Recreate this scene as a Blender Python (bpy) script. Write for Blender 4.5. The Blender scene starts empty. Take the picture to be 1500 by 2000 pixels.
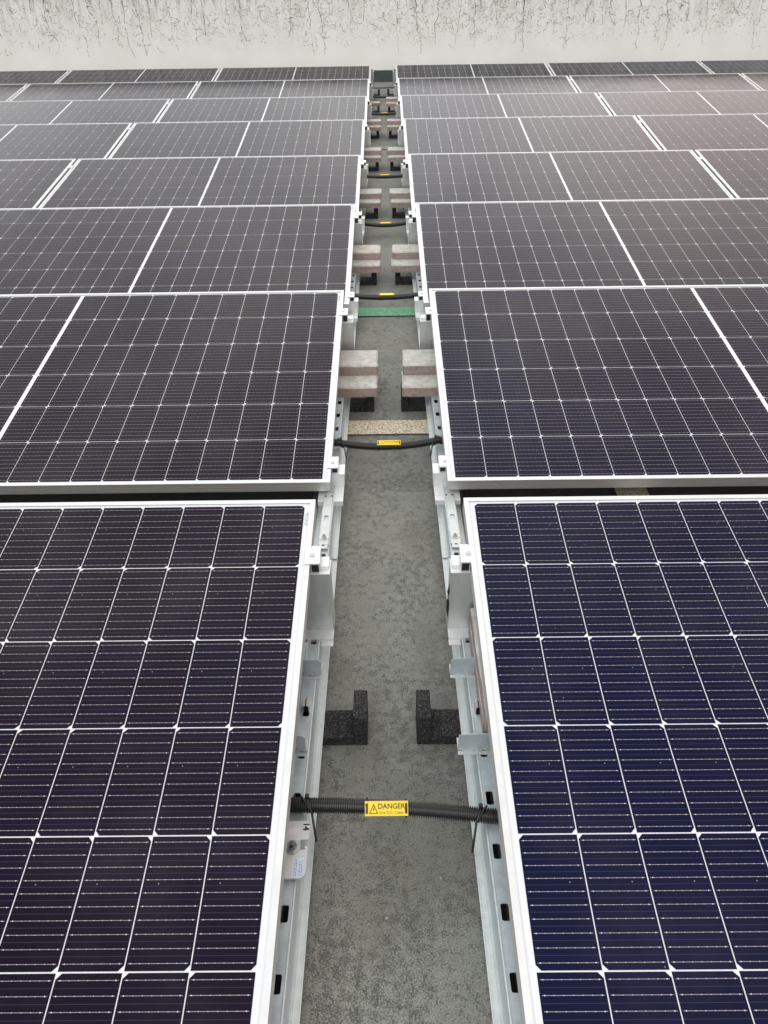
import bpy, bmesh, math, random
from mathutils import Vector, Matrix
random.seed(7)
SC = bpy.context.scene
COL = SC.collection
R = math.radians

# ------------------------------------------------------------------ camera
cam_d = bpy.data.cameras.new('camera')
cam = bpy.data.objects.new('camera', cam_d); COL.objects.link(cam)
cam_d.sensor_fit = 'HORIZONTAL'; cam_d.sensor_width = 36.0
cam_d.lens = 36.0 * 1389.67 / 1500
cam_d.clip_start = 0.02; cam_d.clip_end = 400
_r = Vector((0.999923, -0.001878, -0.012235)); _u = Vector((0.011066, 0.578533, 0.815584)); _f = Vector((-0.005547, 0.815657, -0.578509))
cam.matrix_world = Matrix(((_r.x, _u.x, -_f.x, -0.0017), (_r.y, _u.y, -_f.y, 0.0), (_r.z, _u.z, -_f.z, 1.1192), (0, 0, 0, 1)))
SC.camera = cam
SC.render.resolution_x = 768; SC.render.resolution_y = 1024

# ------------------------------------------------------------------ world: overcast daylight
W = bpy.data.worlds.new('World'); SC.world = W; W.use_nodes = True
nt = W.node_tree; nt.nodes.clear()
def N(nt, t, **k):
    n = nt.nodes.new(t)
    for a, b in k.items():
        if a == 'i':
            for key, val in b.items(): n.inputs[key].default_value = val
        else: setattr(n, a, b)
    return n
out = N(nt, 'ShaderNodeOutputWorld'); bg = N(nt, 'ShaderNodeBackground', i={'Strength': 0.122})
sky = N(nt, 'ShaderNodeTexSky', sky_type='NISHITA', sun_disc=False, sun_elevation=R(52), sun_rotation=R(200), dust_density=3.0)
tc = N(nt, 'ShaderNodeTexCoord')
mp = N(nt, 'ShaderNodeMapping', i={'Scale': (1.0, 1.0, 2.0), 'Location': (0.35, 0.2, 0.4)})
nt.links.new(tc.outputs['Generated'], mp.inputs['Vector'])
cl = N(nt, 'ShaderNodeTexNoise', i={'Scale': 2.3, 'Detail': 5.0, 'Roughness': 0.55, 'Distortion': 0.4})
nt.links.new(mp.outputs[0], cl.inputs['Vector'])
rampc = N(nt, 'ShaderNodeValToRGB')
rampc.color_ramp.elements[0].position = 0.30; rampc.color_ramp.elements[0].color = (5.4, 5.4, 5.4, 1)
rampc.color_ramp.elements[1].position = 0.72; rampc.color_ramp.elements[1].color = (13.8, 13.6, 13.2, 1)
nt.links.new(cl.outputs['Fac'], rampc.inputs[0])
# warmer, browner cloud bank low on the right
sep = N(nt, 'ShaderNodeSeparateXYZ'); nt.links.new(tc.outputs['Generated'], sep.inputs[0])
mr = N(nt, 'ShaderNodeMapRange', interpolation_type='SMOOTHSTEP', i={'From Min': 0.02, 'From Max': 0.42, 'To Min': 0.0, 'To Max': 0.85})
nt.links.new(sep.outputs['X'], mr.inputs['Value'])
warm = N(nt, 'ShaderNodeMix', data_type='RGBA', blend_type='MULTIPLY'); warm.inputs[7].default_value = (1.06, 0.92, 0.84, 1)
nt.links.new(mr.outputs[0], warm.inputs[0]); nt.links.new(rampc.outputs[0], warm.inputs[6])
mx = N(nt, 'ShaderNodeMix', data_type='RGBA', i={0: 0.88})
nt.links.new(sky.outputs[0], mx.inputs[6]); nt.links.new(warm.outputs[2], mx.inputs[7])
fr_ = N(nt, 'ShaderNodeMapRange', interpolation_type='SMOOTHSTEP', i={'From Min': 0.25, 'From Max': 0.85, 'To Min': 1.0, 'To Max': 1.85})
nt.links.new(sep.outputs['Y'], fr_.inputs['Value'])
vb = N(nt, 'ShaderNodeVectorMath', operation='SCALE'); nt.links.new(mx.outputs[2], vb.inputs[0]); nt.links.new(fr_.outputs[0], vb.inputs['Scale'])
nt.links.new(vb.outputs[0], bg.inputs['Color']); nt.links.new(bg.outputs[0], out.inputs['Surface'])

# ------------------------------------------------------------------ sun behind thick cloud
sd = bpy.data.lights.new('sun', 'SUN'); sd.energy = 0.85; sd.angle = R(40); sd.color = (1.0, 0.985, 0.965)
so = bpy.data.objects.new('sun', sd); COL.objects.link(so); so.rotation_euler = (R(38), 0, R(-20))
SC.view_settings.view_transform = 'Standard'; SC.view_settings.look = 'None'
SC.view_settings.exposure = 0.0; SC.view_settings.gamma = 1.0
SC.render.engine = 'CYCLES'

# ------------------------------------------------------------------ layout numbers (metres)
XL, XR, TILT, Y0, P = -0.1685, 0.1720, 0.1727, 0.2393, 1.4907
PW, PD, GAP = 2.094, 1.134, 0.020
HK = [0, 0, .0119, .0372, .0973, .1526, .2068, .2617]
YO = [0, 0, -.0082, -.0122, -.0028, -.0312, -.0438, -.0462]
RY = [Y0 + k * P + YO[k] for k in range(8)]
GP = [(-40, 0.0), (2.4, 0.0), (3.92, .007), (5.4, .012), (6.87, .065), (8.35, .125), (9.83, .195), (11.3, .245), (13.1, .290), (13.4, .297)]
def H(Y):
    for (a, ha), (b, hb) in zip(GP, GP[1:]):
        if Y <= b: return ha + (hb - ha) * (Y - a) / (b - a) if Y > a else ha
    return GP[-1][1]
ZG = -0.13; ZF = -0.104; ZW = -0.055       # roof surface, rail flange, rail web (before H)
ROWS = ['nearest', 'second', 'third', 'fourth', 'fifth', 'sixth', 'seventh', 'farthest']
def mx_(x, side): return x if side == 'L' else 0.004 - x
SN = {'L': 'left', 'R': 'right'}

# ------------------------------------------------------------------ materials
def mat(name):
    m = bpy.data.materials.new(name); m.use_nodes = True
    t = m.node_tree; b = t.nodes['Principled BSDF']
    return m, t, b
def L(t, a, b): t.links.new(a, b)
def math_(t, op, a, b=None, c=None):
    n = t.nodes.new('ShaderNodeMath'); n.operation = op
    for i, v in enumerate((a, b, c)):
        if v is None: continue
        if isinstance(v, (int, float)): n.inputs[i].default_value = v
        else: t.links.new(v, n.inputs[i])
    return n.outputs[0]
def mix_(t, f, a, b, bt='MIX'):
    n = t.nodes.new('ShaderNodeMix'); n.data_type = 'RGBA'; n.blend_type = bt
    for i, v in ((0, f), (6, a), (7, b)):
        if isinstance(v, (int, float)): n.inputs[i].default_value = v
        elif isinstance(v, tuple): n.inputs[i].default_value = (*v, 1) if len(v) == 3 else v
        else: t.links.new(v, n.inputs[i])
    return n.outputs[2]
def mapr(t, v, a, b, c=0.0, d=1.0, sm=True):
    n = t.nodes.new('ShaderNodeMapRange'); n.interpolation_type = 'SMOOTHSTEP' if sm else 'LINEAR'
    t.links.new(v, n.inputs[0])
    for i, q in zip((1, 2, 3, 4), (a, b, c, d)): n.inputs[i].default_value = q
    return n.outputs[0]
def noise_(t, vec, scale, detail=3, rough=.55, dist=0.0, out='Fac'):
    n = t.nodes.new('ShaderNodeTexNoise'); n.inputs['Scale'].default_value = scale; n.inputs['Detail'].default_value = detail
    n.inputs['Roughness'].default_value = rough; n.inputs['Distortion'].default_value = dist
    if vec is not None: t.links.new(vec, n.inputs['Vector'])
    return n.outputs[out]
def vor_(t, vec, scale, feature='F1', rnd=1.0, out='Distance'):
    n = t.nodes.new('ShaderNodeTexVoronoi'); n.feature = feature; n.inputs['Scale'].default_value = scale
    n.inputs['Randomness'].default_value = rnd
    t.links.new(vec, n.inputs['Vector']); return n.outputs[out]
def mapping(t, vec, scale=(1, 1, 1), loc=(0, 0, 0)):
    n = t.nodes.new('ShaderNodeMapping'); t.links.new(vec, n.inputs[0])
    n.inputs['Scale'].default_value = scale; n.inputs['Location'].default_value = loc; return n.outputs[0]
def geo(t): return t.nodes.new('ShaderNodeNewGeometry').outputs['Position']
def objc(t): return t.nodes.new('ShaderNodeTexCoord').outputs['Object']
def bump_(t, b, h, strength, dist):
    n = t.nodes.new('ShaderNodeBump'); n.inputs['Strength'].default_value = strength; n.inputs['Distance'].default_value = dist
    t.links.new(h, n.inputs['Height']); t.links.new(n.outputs[0], b.inputs['Normal'])
M = {}
def metal(name, col, metallic, rough, var=0.08, brushed=None, scale=30):
    m, t, b = mat(name); g = geo(t)
    v = g if not brushed else mapping(t, g, brushed)
    n = noise_(t, v, scale, 4, .6)
    c1 = tuple(c * (1 - var) for c in col); c2 = tuple(min(1, c * (1 + var)) for c in col)
    L(t, mix_(t, mapr(t, n, .3, .7), c1, c2), b.inputs['Base Color'])
    b.inputs['Metallic'].default_value = metallic
    L(t, mapr(t, n, .25, .75, rough - .06, rough + .08), b.inputs['Roughness'])
    M[name] = m; return m
metal('anodised_aluminium', (.72, .75, .76), .45, .40, .03, (1, 1, 1), 25)
metal('frame_side', (.60, .60, .59), .55, .42, .05, (1, 1, 40), 20)
metal('galvanised', (.52, .595, .635), .40, .42, .10, None, 45)
metal('galvanised_flange', (.60, .65, .65), .35, .48, .07, None, 60)
metal('mill_aluminium', (.61, .64, .63), .65, .40, .10, (1, 1, .25), 28)
metal('bright_clamp', (.74, .77, .775), .4, .38, .03)
metal('steel_bolt', (.60, .60, .59), .8, .36, .12, None, 200)
metal('worn_nut', (.28, .28, .27), .9, .32, .15, None, 150)
metal('plate_grey', (.64, .66, .655), .3, .5, .04)
def plain(name, col, rough, spec=.5, var=.1, scale=60, bump=0):
    m, t, b = mat(name); n = noise_(t, geo(t), scale, 3)
    L(t, mix_(t, mapr(t, n, .3, .7), tuple(c * (1 - var) for c in col), tuple(min(1, c * (1 + var)) for c in col)), b.inputs['Base Color'])
    b.inputs['Roughness'].default_value = rough; b.inputs['Specular IOR Level'].default_value = spec
    if bump: bump_(t, b, n, bump, .002)
    M[name] = m; return m
plain('black_plastic', (.015, .015, .016), .38, .5)
plain('hollow_shade', (.01, .01, .01), .7)  # near-black standing in for the shade inside openings
plain('tag_yellow', (.93, .68, .012), .4, .5, .04)
plain('tag_print', (.10, .055, .01), .6)
plain('ink', (.012, .012, .014), .6)
plain('print_ink', (.16, .18, .24), .6)
plain('pale_ink', (.36, .38, .42), .6)
plain('sticker_white', (.80, .84, .90), .45, .5, .02)
plain('sticker_grey', (.68, .69, .67), .5, .5, .02)
plain('label_blue_white', (.62, .72, .88), .45, .5, .03)

# rubber granulate
m, t, b = mat('rubber_granulate'); g = geo(t)
v = vor_(t, g, 420, out='Color'); bw = t.nodes.new('ShaderNodeRGBToBW'); L(t, v, bw.inputs[0])
e = vor_(t, g, 420)
spk = math_(t, 'POWER', bw.outputs[0], 4.0)
L(t, mix_(t, spk, (.0035, .0035, .004), (.17, .17, .185)), b.inputs['Base Color'])
b.inputs['Roughness'].default_value = .75; bump_(t, b, e, .9, .003); M['rubber'] = m

# concrete paver: pale worn top, pinkish-brown porous sides
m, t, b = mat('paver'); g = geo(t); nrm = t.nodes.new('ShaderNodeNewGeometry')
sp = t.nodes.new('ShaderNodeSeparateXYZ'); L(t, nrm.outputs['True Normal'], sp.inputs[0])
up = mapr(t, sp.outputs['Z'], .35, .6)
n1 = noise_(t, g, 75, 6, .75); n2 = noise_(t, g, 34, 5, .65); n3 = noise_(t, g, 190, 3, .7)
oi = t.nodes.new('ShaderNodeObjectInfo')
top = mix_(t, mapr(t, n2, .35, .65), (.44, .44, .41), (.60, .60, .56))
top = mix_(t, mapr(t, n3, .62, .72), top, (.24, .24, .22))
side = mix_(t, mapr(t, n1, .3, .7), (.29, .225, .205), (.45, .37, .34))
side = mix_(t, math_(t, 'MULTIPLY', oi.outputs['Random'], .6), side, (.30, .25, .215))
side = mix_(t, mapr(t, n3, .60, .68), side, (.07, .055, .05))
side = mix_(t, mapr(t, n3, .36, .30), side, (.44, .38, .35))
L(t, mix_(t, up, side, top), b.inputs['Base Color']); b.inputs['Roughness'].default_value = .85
hh = math_(t, 'ADD', n3, n1); bump_(t, b, hh, .5, .003); M['paver'] = m

# roof surface
m, t, b = mat('roof_surface'); g = geo(t)
sx = t.nodes.new('ShaderNodeSeparateXYZ'); L(t, g, sx.inputs[0])
nf = noise_(t, g, 430, 3, .75); nm = noise_(t, g, 330, 4, .7, 0); nc = noise_(t, g, 60, 4, .6, 0)
nb = noise_(t, g, 7, 4, .6); nb2 = noise_(t, mapping(t, g, (1, 1, 1), (5, 3, 0)), 2.2, 4, .6); ns = noise_(t, mapping(t, g, (1, .45, 1), (2, 8, 0)), 3.1, 5, .65)
base = mix_(t, mapr(t, nb, .3, .7), (.218, .230, .208), (.266, .280, .256))
base = mix_(t, math_(t, 'MULTIPLY', mapr(t, nf, .46, .78), .75), base, (.46, .46, .42))
base = mix_(t, math_(t, 'MULTIPLY', mapr(t, nf, .50, .30), .55), base, (.075, .078, .068))
thr = math_(t, 'ADD', nm, math_(t, 'ADD', math_(t, 'MULTIPLY', math_(t, 'SUBTRACT', nb, .5), .42), math_(t, 'MULTIPLY', math_(t, 'SUBTRACT', nc, .5), .52)))
fade = mapr(t, sx.outputs['Y'], 2.3, 4.6, .72, .32)
blot = math_(t, 'MULTIPLY', mapr(t, thr, .50, .69), fade)
base = mix_(t, blot, base, (.048, .049, .040))
base = mix_(t, math_(t, 'MULTIPLY', mapr(t, ns, .46, .66), .46), base, (.125, .124, .108))
moss = math_(t, 'MULTIPLY', mapr(t, math_(t, 'ADD', nb2, math_(t, 'MULTIPLY', nm, .25)), .68, .80), .40)
base = mix_(t, moss, base, (.115, .105, .065))
wh = vor_(t, g, 95, out='Color'); bw = t.nodes.new('ShaderNodeRGBToBW'); L(t, wh, bw.inputs[0]); wd = vor_(t, g, 95)
grit = math_(t, 'MULTIPLY', math_(t, 'GREATER_THAN', bw.outputs[0], .89), math_(t, 'LESS_THAN', wd, .10))
base = mix_(t, math_(t, 'MULTIPLY', grit, .6), base, (.55, .52, .45))
L(t, base, b.inputs['Base Color']); b.inputs['Roughness'].default_value = .82; b.inputs['Specular IOR Level'].default_value = .35
bump_(t, b, math_(t, 'SUBTRACT', nf, math_(t, 'MULTIPLY', mapr(t, thr, .5, .66), .8)), .7, .0025); M['roof'] = m

# near-black roofing under the modules (a separate bitumen strip)
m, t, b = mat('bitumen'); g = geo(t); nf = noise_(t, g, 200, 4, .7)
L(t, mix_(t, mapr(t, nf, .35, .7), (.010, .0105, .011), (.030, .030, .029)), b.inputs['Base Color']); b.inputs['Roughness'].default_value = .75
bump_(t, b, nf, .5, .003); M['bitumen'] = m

def speck_paint(name, c1, c2, c3, scale):
    m, t, b = mat(name); g = geo(t)
    v = vor_(t, g, scale, out='Color'); bw = t.nodes.new('ShaderNodeRGBToBW'); L(t, v, bw.inputs[0])
    n = noise_(t, g, scale * .55, 4, .7)
    base = mix_(t, bw.outputs[0], c1, c2)
    base = mix_(t, mapr(t, n, .52, .60), base, c3)
    L(t, base, b.inputs['Base Color']); b.inputs['Roughness'].default_value = .8; bump_(t, b, n, .5, .002); M[name] = m
speck_paint('beige_paint', (.46, .39, .28), (.80, .73, .58), (.17, .14, .10), 300)
speck_paint('green_paint', (.08, .32, .18), (.25, .54, .36), (.07, .18, .11), 330)
speck_paint('faded_paint', (.22, .22, .20), (.34, .33, .29), (.12, .12, .11), 120)

# wall
m, t, b = mat('wall_paint'); g = geo(t)
sx = t.nodes.new('ShaderNodeSeparateXYZ'); L(t, g, sx.inputs[0]); z = sx.outputs['Z']
nd = t.nodes.new('ShaderNodeTexNoise'); nd.inputs['Scale'].default_value = 5.5; nd.inputs['Detail'].default_value = 4; nd.inputs['Roughness'].default_value = .6; L(t, g, nd.inputs['Vector'])
vm = t.nodes.new('ShaderNodeVectorMath'); vm.operation = 'MULTIPLY_ADD'; L(t, nd.outputs['Color'], vm.inputs[0]); vm.inputs[1].default_value = (.11, .0, .11); L(t, g, vm.inputs[2])
gd = vm.outputs[0]
base = mix_(t, mapr(t, noise_(t, g, 1.6, 4), .3, .7), (.80, .825, .80), (.86, .885, .865))
# map cracking
c1 = vor_(t, mapping(t, gd, (1, 0, 1.0)), 7.5, 'DISTANCE_TO_EDGE'); nk = noise_(t, g, 4.2, 4, .6); nk2 = noise_(t, g, 22, 3, .6)
hm = mapr(t, z, .62, .86)
k1 = math_(t, 'MULTIPLY', mapr(t, c1, .032, .006), math_(t, 'MULTIPLY', mapr(t, nk, .42, .58), math_(t, 'MULTIPLY', mapr(t, nk2, .40, .58), hm)))
c1b = vor_(t, mapping(t, gd, (1, 0, 1.2), (3, 0, 7)), 15, 'DISTANCE_TO_EDGE')
k1b = math_(t, 'MULTIPLY', mapr(t, c1b, .050, .012), math_(t, 'MULTIPLY', mapr(t, noise_(t, mapping(t, g, (1, 1, 1), (9, 2, 1)), 3.3, 3), .48, .58), math_(t, 'MULTIPLY', mapr(t, noise_(t, g, 31, 3), .46, .54), mapr(t, z, .55, .80))))
cr = math_(t, 'MAXIMUM', math_(t, 'MULTIPLY', k1, .6), math_(t, 'MULTIPLY', k1b, .8))
base = mix_(t, math_(t, 'MULTIPLY', cr, .6), base, (.22, .215, .19))
# runs of dirt from the top
st = noise_(t, mapping(t, g, (1, 1, .16)), 16, 5, .7); st2 = noise_(t, g, 14, 4, .6)
s1 = math_(t, 'MULTIPLY', mapr(t, st, .48, .72), mapr(t, math_(t, 'ADD', z, math_(t, 'MULTIPLY', st2, .35)), 1.02, 1.46))
base = mix_(t, math_(t, 'MULTIPLY', s1, .62), base, (.27, .26, .23))
st3 = noise_(t, mapping(t, g, (1, 1, .22), (7, 0, 3)), 7, 5, .65)
base = mix_(t, math_(t, 'MULTIPLY', math_(t, 'MULTIPLY', mapr(t, st3, .46, .70), mapr(t, z, .55, 1.1)), .30), base, (.45, .44, .40))
s2 = mapr(t, math_(t, 'ADD', z, math_(t, 'MULTIPLY', st, .35)), 1.36, 1.62)
base = mix_(t, math_(t, 'MULTIPLY', s2, .75), base, (.20, .195, .17))
spn = vor_(t, g, 26, out='Color'); bw = t.nodes.new('ShaderNodeRGBToBW'); L(t, spn, bw.inputs[0])
spd = math_(t, 'MULTIPLY', math_(t, 'GREATER_THAN', bw.outputs[0], .80), math_(t, 'LESS_THAN', vor_(t, g, 26), .16))
base = mix_(t, math_(t, 'MULTIPLY', math_(t, 'MULTIPLY', spd, mapr(t, z, .6, 1.0)), .55), base, (.25, .24, .2))
L(t, base, b.inputs['Base Color']); b.inputs['Roughness'].default_value = .8
bump_(t, b, math_(t, 'SUBTRACT', noise_(t, g, 60, 3), cr), .35, .004); M['wall'] = m
plain('crack_dark', (.24, .24, .21), .9, .2, .3, 20); plain('crack_pale', (.40, .40, .36), .9, .2, .2, 20)
plain('dark_upstand', (.055, .07, .066), .6, .4, .2, 12)
plain('coping', (.30, .29, .26), .85, .3, .35, 8)

# solar cells
m, t, b = mat('tinned_ribbon_glint'); b.inputs['Base Color'].default_value = (.88, .9, .92, 1); b.inputs['Roughness'].default_value = .25; M['ribbon_glint'] = m  # near-white tone for the reflections off the margin ribbons
def cell_mat():
    m, t, b = mat('solar_cell')
    uv = t.nodes.new('ShaderNodeUVMap').outputs[0]; s = t.nodes.new('ShaderNodeSeparateXYZ'); L(t, uv, s.inputs[0]); u, v = s.outputs[0], s.outputs[1]
    at = t.nodes.new('ShaderNodeAttribute'); at.attribute_name = 'tint'; sc = t.nodes.new('ShaderNodeSeparateColor'); L(t, at.outputs['Color'], sc.inputs[0])
    rnd, side = sc.outputs[0], sc.outputs[1]
    oi = t.nodes.new('ShaderNodeObjectInfo').outputs['Random']
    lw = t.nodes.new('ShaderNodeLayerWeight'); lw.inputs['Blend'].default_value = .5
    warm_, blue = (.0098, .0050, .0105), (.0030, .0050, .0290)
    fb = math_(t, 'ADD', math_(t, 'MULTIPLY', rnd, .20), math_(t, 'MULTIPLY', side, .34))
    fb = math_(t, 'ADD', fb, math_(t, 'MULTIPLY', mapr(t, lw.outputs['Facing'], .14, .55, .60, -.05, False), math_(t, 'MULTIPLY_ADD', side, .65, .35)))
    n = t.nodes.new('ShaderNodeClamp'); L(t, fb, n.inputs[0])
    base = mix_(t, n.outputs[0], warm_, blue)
    g = objc(t); dn = noise_(t, g, 40, 4, .6)
    # busbars
    d = math_(t, 'MULTIPLY', math_(t, 'ABSOLUTE', math_(t, 'SUBTRACT', math_(t, 'FRACT', math_(t, 'MULTIPLY', v, 10.0)), .5)), 18.2)
    line = math_(t, 'MULTIPLY', mapr(t, d, .42, .22), math_(t, 'MULTIPLY', math_(t, 'GREATER_THAN', u, .035), math_(t, 'LESS_THAN', u, .965)))
    du = math_(t, 'MULTIPLY', math_(t, 'ABSOLUTE', math_(t, 'SUBTRACT', math_(t, 'FRACT', math_(t, 'MULTIPLY_ADD', u, 7.0, .0)), .5)), 13.0)
    pad = math_(t, 'MULTIPLY', math_(t, 'LESS_THAN', du, .55), math_(t, 'LESS_THAN', d, .48))
    eu = math_(t, 'ABSOLUTE', math_(t, 'SUBTRACT', u, .5))
    endp = math_(t, 'MULTIPLY', math_(t, 'MULTIPLY', math_(t, 'GREATER_THAN', eu, .415), math_(t, 'LESS_THAN', eu, .435)), math_(t, 'LESS_THAN', d, .70))
    base = mix_(t, math_(t, 'MULTIPLY', line, .72), base, (.46, .46, .47))
    base = mix_(t, math_(t, 'MAXIMUM', pad, endp), base, (.58, .58, .60))
    # faint line halfway between busbars
    d2 = math_(t, 'MULTIPLY', math_(t, 'ABSOLUTE', math_(t, 'SUBTRACT', math_(t, 'FRACT', math_(t, 'MULTIPLY_ADD', v, 10.0, .5)), .5)), 18.2)
    base = mix_(t, math_(t, 'MULTIPLY', mapr(t, d2, .5, .2), .08), base, (.4, .4, .45))
    # one small pale dot per cell
    a1 = math_(t, 'MULTIPLY', math_(t, 'SUBTRACT', u, .74), 91); a2 = math_(t, 'MULTIPLY', math_(t, 'SUBTRACT', v, .62), 182)
    rr = math_(t, 'ADD', math_(t, 'MULTIPLY', a1, a1), math_(t, 'MULTIPLY', a2, a2))
    base = mix_(t, math_(t, 'MULTIPLY', math_(t, 'LESS_THAN', rr, .9), .6), base, (.4, .4, .4))
    # dust
    o2 = t.nodes.new('ShaderNodeVectorMath'); o2.operation = 'ADD'; L(t, g, o2.inputs[0]); L(t, oi, o2.inputs[1])
    dust = noise_(t, o2.outputs[0], 3.0, 5, .6); dst = math_(t, 'MULTIPLY', mapr(t, dust, .45, .8), .030)
    base = mix_(t, dst, base, (.45, .43, .40))
    sp_ = vor_(t, o2.outputs[0], 60, out='Color'); bw = t.nodes.new('ShaderNodeRGBToBW'); L(t, sp_, bw.inputs[0])
    spk = math_(t, 'MULTIPLY', math_(t, 'GREATER_THAN', bw.outputs[0], .86), math_(t, 'LESS_THAN', vor_(t, o2.outputs[0], 60), .07))
    base = mix_(t, math_(t, 'MULTIPLY', spk, .22), base, (.6, .6, .58))
    L(t, base, b.inputs['Base Color'])
    L(t, mapr(t, dust, .3, .8, .09, .16), b.inputs['Roughness']); b.inputs['IOR'].default_value = 1.205
    return m
M['cell'] = cell_mat()
m, t, b = mat('backsheet_white'); b.inputs['Base Color'].default_value = (.70, .73, .77, 1); b.inputs['Roughness'].default_value = .14; b.inputs['IOR'].default_value = 1.3; M['backsheet'] = m

# ------------------------------------------------------------------ mesh helper
class MB:
    def __init__(s): s.v = []; s.f = []; s.m = []; s.sm = []
    def face(s, pts, mi=0, smooth=False):
        i = len(s.v); s.v += [tuple(p) for p in pts]; s.f.append(tuple(range(i, i + len(pts)))); s.m.append(mi); s.sm.append(smooth)
    def box(s, x0, x1, y0, y1, z0, z1, mi=0, T=None):
        c = [(x, y, z) for z in (z0, z1) for y in (y0, y1) for x in (x0, x1)]
        if T: c = [tuple(T @ Vector(p)) for p in c]
        i = len(s.v); s.v += c
        for q in ((0, 2, 3, 1), (4, 5, 7, 6), (0, 1, 5, 4), (2, 6, 7, 3), (0, 4, 6, 2), (1, 3, 7, 5)):
            s.f.append(tuple(i + a for a in q)); s.m.append(mi); s.sm.append(False)
    def hexa(s, c, mi=0):     # 8 corners, same order as box
        i = len(s.v); s.v += [tuple(p) for p in c]
        for q in ((0, 2, 3, 1), (4, 5, 7, 6), (0, 1, 5, 4), (2, 6, 7, 3), (0, 4, 6, 2), (1, 3, 7, 5)):
            s.f.append(tuple(i + a for a in q)); s.m.append(mi); s.sm.append(False)
    def sweep(s, rings, mi=0, closed=True, caps=True, smooth=False):
        base = len(s.v); n = len(rings[0])
        for r_ in rings: s.v += [tuple(p) for p in r_]
        for a in range(len(rings) - 1):
            for j in range(n if closed else n - 1):
                k = (j + 1) % n
                s.f.append((base + a * n + j, base + a * n + k, base + (a + 1) * n + k, base + (a + 1) * n + j)); s.m.append(mi); s.sm.append(smooth)
        if caps and closed:
            s.f.append(tuple(base + j for j in range(n))[::-1]); s.m.append(mi); s.sm.append(False)
            s.f.append(tuple(base + (len(rings) - 1) * n + j for j in range(n))); s.m.append(mi); s.sm.append(False)
    def cyl(s, c, r_, h, n=16, mi=0, axis='z', r2=None, T=None):
        r2 = r_ if r2 is None else r2
        rings = []
        for hh_, rr_ in ((0, r_), (h, r2)):
            ring = []
            for j in range(n):
                a = 2 * math.pi * j / n; p = (rr_ * math.cos(a), rr_ * math.sin(a), hh_)
                if axis == 'y': p = (p[0], p[2], p[1])
                if axis == 'x': p = (p[2], p[0], p[1])
                p = Vector(p) + Vector(c)
                ring.append(T @ p if T else p)
            rings.append(ring)
        s.sweep(rings, mi, smooth=(n > 8))
    def tube(s, pts, r_, n=8, mi=0):
        rings = []
        for i, p in enumerate(pts):
            p = Vector(p); a = Vector(pts[max(0, i - 1)]); b_ = Vector(pts[min(len(pts) - 1, i + 1)]); d = (b_ - a).normalized()
            x = d.cross(Vector((.13, .21, 1))).normalized(); y = d.cross(x)
            rings.append([p + x * (r_ * math.cos(2 * math.pi * j / n)) + y * (r_ * math.sin(2 * math.pi * j / n)) for j in range(n)])
        s.sweep(rings, mi, smooth=True)
    def prism(s, outline, z0, z1, mi=0, T=None):
        a = [(x, y, z0) for x, y in outline]; b_ = [(x, y, z1) for x, y in outline]
        if T: a = [T @ Vector(p) for p in a]; b_ = [T @ Vector(p) for p in b_]
        s.sweep([a, b_], mi)
    def build(s, name, mats, parent=None, bevel=0, loc=None):
        me = bpy.data.meshes.new(name); me.from_pydata(s.v, [], s.f); me.update()
        for mm in (mats if isinstance(mats, (list, tuple)) else [mats]): me.materials.append(mm)
        me.polygons.foreach_set('material_index', s.m); me.polygons.foreach_set('use_smooth', s.sm)
        bm = bmesh.new(); bm.from_mesh(me); bmesh.ops.recalc_face_normals(bm, faces=bm.faces); bm.to_mesh(me); bm.free()
        o = bpy.data.objects.new(name, me); COL.objects.link(o)
        if parent: o.parent = parent
        if loc: o.location = loc
        if bevel:
            md = o.modifiers.new('bevel', 'BEVEL'); md.width = bevel; md.segments = 2; md.limit_method = 'ANGLE'
        return o
def thing(name, loc, label, cat, group=None):
    o = bpy.data.objects.new(name, None); o.empty_display_size = .05; COL.objects.link(o); o.location = loc
    o['label'] = label; o['category'] = cat
    if group: o['group'] = group
    return o
def tag(o, label, cat, group=None):
    o['label'] = label; o['category'] = cat
    if group: o['group'] = group
    return o
def text_mesh(name, body, size, mat_, T, parent, extrude=0.0001, ax='CENTER', bold=0.0):
    cu = bpy.data.curves.new(name, 'FONT'); cu.body = body; cu.size = size; cu.extrude = extrude; cu.align_x = ax; cu.align_y = 'CENTER'; cu.offset = bold
    tmp = bpy.data.objects.new('tmp', cu); COL.objects.link(tmp)
    bpy.context.view_layer.update()
    me = bpy.data.meshes.new_from_object(tmp.evaluated_get(bpy.context.evaluated_depsgraph_get())); bpy.data.objects.remove(tmp)
    me.transform(T); me.name = name; me.materials.clear(); me.materials.append(mat_)
    o = bpy.data.objects.new(name, me); COL.objects.link(o); o.parent = parent; return o
def copy_thing(src, loc):
    r_ = src.copy(); COL.objects.link(r_); r_.location = loc
    for ch in list(src.children):
        c = ch.copy(); COL.objects.link(c); c.parent = r_
        for g_ in list(ch.children):
            d = g_.copy(); COL.objects.link(d); d.parent = c
    return r_

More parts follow.
